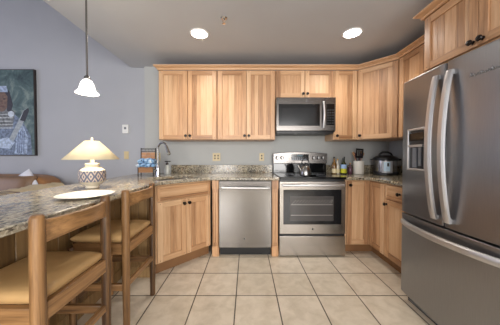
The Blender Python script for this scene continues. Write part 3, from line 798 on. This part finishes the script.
bottle(1.238, 2.90, .205, .030, G['clear'], G['gold'], 'pale clear bottle second from the range', G['crm'])
bottle(1.300, 2.85, .215, .038, G['green'], M['blk'], 'dark olive oil bottle with blue and yellow-green label', G['yel'], .28, G['blue'])
bottle(1.362, 2.97, .235, .028, G['dark'], M['blk'], 'slim dark bottle behind the olive oil bottle, toward the crock')
bottle(1.392, 2.86, .15, .027, G['red'], G['gold'], 'short plum-coloured bottle just left of the white crock')

# ================================================================ CROCK and UTENSILS
CX, CYY = 1.505, 2.86
t_ = NT('ribbed_white_stoneware', .35); t_.pr('Base Color', s2l((232, 228, 220))); t_.bump(t_.math('SINE', t_.math('MULTIPLY', t_.n('ShaderNodeSeparateXYZ', {0: t_.co()}).outputs[2], 300.0)), .25, .002); M['stone'] = t_.m
b = MB(); b.lathe([(.060, 0), (.066, .006), (.067, .168), (.070, .176), (.064, .180), (.060, .175), (.058, .02), (0, .018)], 'stone', seg=40)
tag(b.build('utensil_crock', smooth=50, loc=(CX, CYY, CT1 + .001)), 'white stoneware crock holding cooking utensils on the right worktop', 'crock')
M['spoonwood'] = plain('pale_utensil_wood', (160, 120, 86), .5, var=.1)
zb = CT1 + .025
def tilt(dx, dy, L_): # from crock bottom outwards
    return [(CX - dx * .25, CYY - dy * .25, zb), (CX + dx, CYY + dy, zb + L_)]
b = MB(); p = tilt(-.005, -.02, .20); b.tube(p, .006, 'blk', seg=10)
mt = Matrix.Translation((CX - .004, CYY - .024, zb + .20)) @ Matrix.Rotation(R(4), 4, 'Y')
b.box(-.050, -.030, -.003, .003, 0, .118, 'blk', mat=mt); b.box(.030, .050, -.003, .003, 0, .118, 'blk', mat=mt); b.box(-.050, .050, -.003, .003, .100, .12, 'blk', mat=mt); b.box(-.050, .050, -.003, .003, -.006, .020, 'blk', mat=mt)
for k in range(3): b.box(-.020 + k * .016, -.010 + k * .016, -.003, .003, .0, .11, 'blk', mat=mt)
tag(b.build('spatula', bevel=.0015, seg=1), 'black slotted spatula standing tallest in the white crock', 'utensil', 'utensils in the crock')
for dx, dy, L_, lab in ((-.062, .0, .235, 'wooden spoon leaning to the left side of the white crock'), (.060, .012, .225, 'wooden spoon leaning to the right side of the white crock'), (.045, .030, .25, 'slim wooden spoon between the spatula and the right-hand spoon')):
    p = tilt(dx, dy, L_); b = MB(); b.tube(p, .005, 'spoonwood', seg=10)
    dv = (Vector(p[1]) - Vector(p[0])).normalized(); q = Vector(p[1])
    b.tube([q - dv * .01, q + dv * .01, q + dv * .03, q + dv * .045], [.005, .016, .018, .008], 'spoonwood', seg=14, flat=.4, up=(0, 1, 0))
    tag(b.build('wooden_spoon', smooth=60), lab, 'utensil', 'utensils in the crock')
for dx, dy, L_, lab in ((-.032, .02, .215, 'dark plum ladle handle behind the spatula on its left'), (.022, -.005, .205, 'dark plum serving spoon right of the spatula')):
    p = tilt(dx, dy, L_); b = MB(); b.tube(p, [.006, .009], G['red'], seg=10)
    dv = (Vector(p[1]) - Vector(p[0])).normalized(); q = Vector(p[1])
    b.tube([q - dv * .01, q + dv * .015, q + dv * .035, q + dv * .05], [.008, .020, .022, .010], G['red'], seg=14, flat=.5, up=(0, 1, 0))
    tag(b.build('serving_spoon', smooth=60), lab, 'utensil', 'utensils in the crock')

# ================================================================ PRESSURE COOKER
t = thing('pressure_cooker', 'round stainless electric pressure cooker with black lid in the right corner', 'cooker', (1.80, 2.76, CT1 + .001), R(-24))
MB().lathe([(.140, 0), (.152, .006), (.154, .045), (.150, .05)], 'blk', seg=48).build('base', t, smooth=50)
MB().lathe([(.150, .05), (.150, .195)], 'steelv', seg=48).build('body', t, smooth=50)
MB().lathe([(.152, .196), (.163, .204), (.163, .222), (.15, .236), (.12, .252), (.06, .266), (.0, .270)], 'blk', seg=48).build('lid', t, smooth=35)
b = MB(); b.tube([(-.085, 0, .252), (-.07, 0, .285), (-.03, 0, .306), (.03, 0, .306), (.07, 0, .285), (.085, 0, .252)], .013, 'blk', flat=.8, up=(0, 1, 0)); b.build('lid_handle', t, smooth=60)
for s_ in (-1, 1): MB().box(s_ * .168 - .022, s_ * .168 + .022, -.03, .03, .197, .215, 'blk').build('side_handle', t, bevel=.006)
b = MB(); n = 10; secs = []
for k in range(n + 1):
    a = R(-90 - 24 + 48 * k / n); secs.append([(.1505 * math.cos(a), .1505 * math.sin(a), .035), (.157 * math.cos(a), .157 * math.sin(a), .035), (.157 * math.cos(a), .157 * math.sin(a), .19), (.1505 * math.cos(a), .1505 * math.sin(a), .19)])
b.strip(secs, plain('silver_control_face', (184, 186, 192), .35, .4)); cp = b.build('control_panel', t)
b = MB(); secs = []
t.scale = (.9, .9, .96)
for k in range(7):
    a = R(-90 - 15 + 28 * k / 6); secs.append([(.157 * math.cos(a), .157 * math.sin(a), .055), (.1585 * math.cos(a), .1585 * math.sin(a), .055), (.1585 * math.cos(a), .1585 * math.sin(a), .175), (.157 * math.cos(a), .157 * math.sin(a), .175)])
b.strip(secs, plain('pale_blue_keypad', (196, 222, 240), .35)); kp = b.build('keypad', cp)
b = MB(); secs = []
for k in range(4):
    a = R(-90 - 1 + 9 * k / 3); secs.append([(.1585 * math.cos(a), .1585 * math.sin(a), .12), (.1592 * math.cos(a), .1592 * math.sin(a), .12), (.1592 * math.cos(a), .1592 * math.sin(a), .165), (.1585 * math.cos(a), .1585 * math.sin(a), .165)])
b.strip(secs, 'dispdark'); b.build('display', cp)

# ================================================================ LIVING ROOM: painting, sofa
PR, PL, PB, PT = -3.115, -4.12, 1.165, 2.43
t_ = NT('dark_teal_canvas', .6); n_ = t_.noise(t_.co(), 4, 6, .65, .5)
t_.pr('Base Color', t_.ramp(n_, [(.3, s2l((30, 44, 52))), (.5, s2l((74, 96, 98))), (.68, s2l((138, 152, 146)))])); M['canvas'] = t_.m
t = thing('framed_painting', 'large dark painting of a robed figure holding a feather, above the sofa', 'painting', (PL, LY - .002, PB))
PW, PH = PR - PL, PT - PB
b = MB(); b.box(0, PW, -.035, 0, 0, PH, plain('dark_frame', (48, 40, 38), .5)); b.build('frame', t, bevel=.003)
MB().box(.012, PW - .012, -.0375, -.0352, .012, PH - .012, 'canvas').build('canvas', t)
def pic(pts, col, d, name='painted_shape', var=.2):
    b = MB(); mt = Matrix.Rotation(R(90), 4, 'X')
    b.prism([(x, z) for x, z in pts], .0376, .0376 + d, plain(name + '_paint', col, .6, var=var, scale=30), mat=mt); return b
cx = .54
def ell(x, z, a, c_, n=24): return [(x + a * math.cos(2 * math.pi * k / n), z + c_ * math.sin(2 * math.pi * k / n)) for k in range(n)]
rb = pic([(cx - .38, .013), (cx + .42, .013), (cx + .40, .30), (cx + .30, .48), (cx + .16, .62), (cx - .16, .62), (cx - .30, .48), (cx - .42, .25)], (104, 118, 140), .0006, var=.5); rb.build('painted_robe', t)
pic([(cx + .16, .03), (cx + .34, .03), (cx + .36, .28), (cx + .28, .47), (cx + .20, .30)], (150, 166, 190), .0009, var=.5).build('painted_sleeve', t)
pic([(cx - .10, .42), (cx + .14, .42), (cx + .18, .64), (cx + .05, .74), (cx - .14, .66)], (104, 108, 110), .0010, var=.55).build('painted_collar', t)
pic(ell(cx - .02, .80, .105, .155), (104, 82, 70), .0012, var=.35).build('painted_face', t)
fc = [(ell(cx - .055, .83, .02, .008), (40, 32, 30)), (ell(cx + .03, .83, .02, .008), (40, 32, 30)), (ell(cx - .01, .725, .03, .008), (84, 50, 44)), ([(cx - .02, .76), (cx + .01, .76), (cx - .005, .83)], (96, 70, 58))]
for k, (p_, c_) in enumerate(fc): pic(p_, c_, .0015).build('painted_features', t)
pic([(cx + .06, .66), (cx + .12, .64), (cx + .15, .75), (cx + .10, .95), (cx + .0, .98), (cx + .075, .86)], (44, 42, 52), .0013).build('painted_hair', t)
pic([(cx - .14, .93), (cx + .08, .93), (cx + .06, 1.02), (cx - .12, 1.02)], (150, 166, 192), .0014, var=.4).build('painted_headdress', t)
for k in range(5): pic([(cx - .12 + .012 * k, .60 - .05 * k), (cx + .15, .60 - .05 * k), (cx + .15, .612 - .05 * k), (cx - .12 + .012 * k, .612 - .05 * k)], (176, 180, 182), .0013, var=.5).build('painted_necklace', t)
for k in range(4): pic([(cx + .20 + .03 * k, .04), (cx + .212 + .03 * k, .04), (cx + .23 + .028 * k, .36), (cx + .218 + .028 * k, .36)], (84, 100, 132), .0013, var=.3).build('painted_fold', t)
pic(ell(cx + .12, .61, .045, .045), (190, 200, 212), .0014).build('painted_medallion', t)
pic([(cx + .02, .12), (cx + .10, .12), (cx + .36, .60), (cx + .375, .70), (cx + .31, .67), (cx + .22, .50)], (152, 160, 166), .0016).build('painted_feather', t)
pic([(cx + .25, .52), (cx + .32, .50), (cx + .385, .66), (cx + .375, .70), (cx + .31, .66)], (44, 46, 56), .0019).build('painted_feather', t)
pic([(cx - .08, .12), (cx + .10, .10), (cx + .17, .20), (cx + .06, .27), (cx - .06, .24)], (168, 184, 206), .0019, var=.35).build('painted_hands', t)

M['sofa'] = plain('brown_leather', (126, 98, 74), .42, var=.18, scale=6)
M['sofatan'] = plain('tan_leather_arm', (158, 112, 70), .42, var=.15, scale=6)
t = thing('leather_sofa', 'brown leather sofa against the living room wall beyond the bar', 'sofa', (-3.7, 2.60, 0))
hw = 1.02
MB().box(-hw, hw, -.40, .40, .06, .40, 'sofa').build('base', t, bevel=.03)
b = MB(); b.pillow(-hw, hw, .22, .50, .35, .905, 'sofatan', dome=.25, e=8, n=20); b.build('backrest', t, weld=True, smooth=60)
for s_ in (-1, 1):
    b = MB(); b.pillow(s_ * hw - .12, s_ * hw + .12, -.45, .50, .06, .715, 'sofatan', dome=.2, e=8, n=18); b.build('armrest', t, weld=True, smooth=60)
for k in range(3):
    x0 = -hw + .13 + k * .60
    b = MB(); b.pillow(x0, x0 + .59, -.38, .22, .38, .54, 'sofa', dome=.3, e=6); b.build('seat_cushion', t, weld=True, smooth=60)
    mt = Matrix.Translation((x0 + .295, .19, .70)) @ Matrix.Rotation(R(78), 4, 'X')
    b = MB(); b.pillow(-.29, .29, -.19, .20, -.08, .09, 'sofa', dome=.5, e=5, mat=mt); b.build('back_cushion', t, weld=True, smooth=60)
b = MB(); mt = Matrix.Translation((-2.95, 2.80, .80)) @ Matrix.Rotation(R(74), 4, 'X') @ Matrix.Rotation(R(40), 4, 'Z')
b.pillow(-.14, .14, -.14, .14, -.035, .04, plain('white_cushion_cotton', (226, 226, 234), .8), dome=.6, e=3, mat=mt)
tag(b.build('throw_pillow', weld=True, smooth=60), 'white throw pillow standing on the leather sofa', 'pillow')
# blanket draped over the right armrest
b = MB(); secs = []
for k in range(25):
    u = k / 24; y = 2.13 + .80 * u; w_ = .012 * math.sin(19 * u) + .010 * math.sin(43 * u); zt = .722 + .045 * u ** 1.5 + w_ * .6 + .01
    inn = [(-2.83 + w_, y, .50), (-2.825 + w_, y, zt - .05), (-2.78, y, zt - .006), (-2.68, y, zt), (-2.58, y, zt - .006), (-2.535 - w_, y, zt - .05), (-2.53 - w_, y, .42)]
    outt = [(x + (-.022 if x < -2.7 else .022 if x > -2.6 else 0), yy, z + (.022 if z > .6 else 0)) for x, yy, z in inn]
    secs.append(outt + inn[::-1])
t_ = NT('cream_blanket_wool', .9); wv_ = t_.n('ShaderNodeTexWave', {'Vector': t_.co(rot=(0, 0, R(90))), 'Scale': 5.5, 'Distortion': 1.0}).outputs['Fac']
sy_ = t_.n('ShaderNodeSeparateXYZ', {0: t_.co()}).outputs[1]
t_.pr('Base Color', t_.mix(t_.math('MULTIPLY', t_.math('LESS_THAN', sy_, 2.38), t_.ramp(wv_, [(.4, (0, 0, 0)), (.5, (1, 1, 1))])), s2l((212, 192, 156)), s2l((112, 92, 84))))
b.strip(secs, t_.m)
tag(b.build('blanket', smooth=60), 'cream blanket with a striped end draped over the right arm of the sofa', 'blanket')
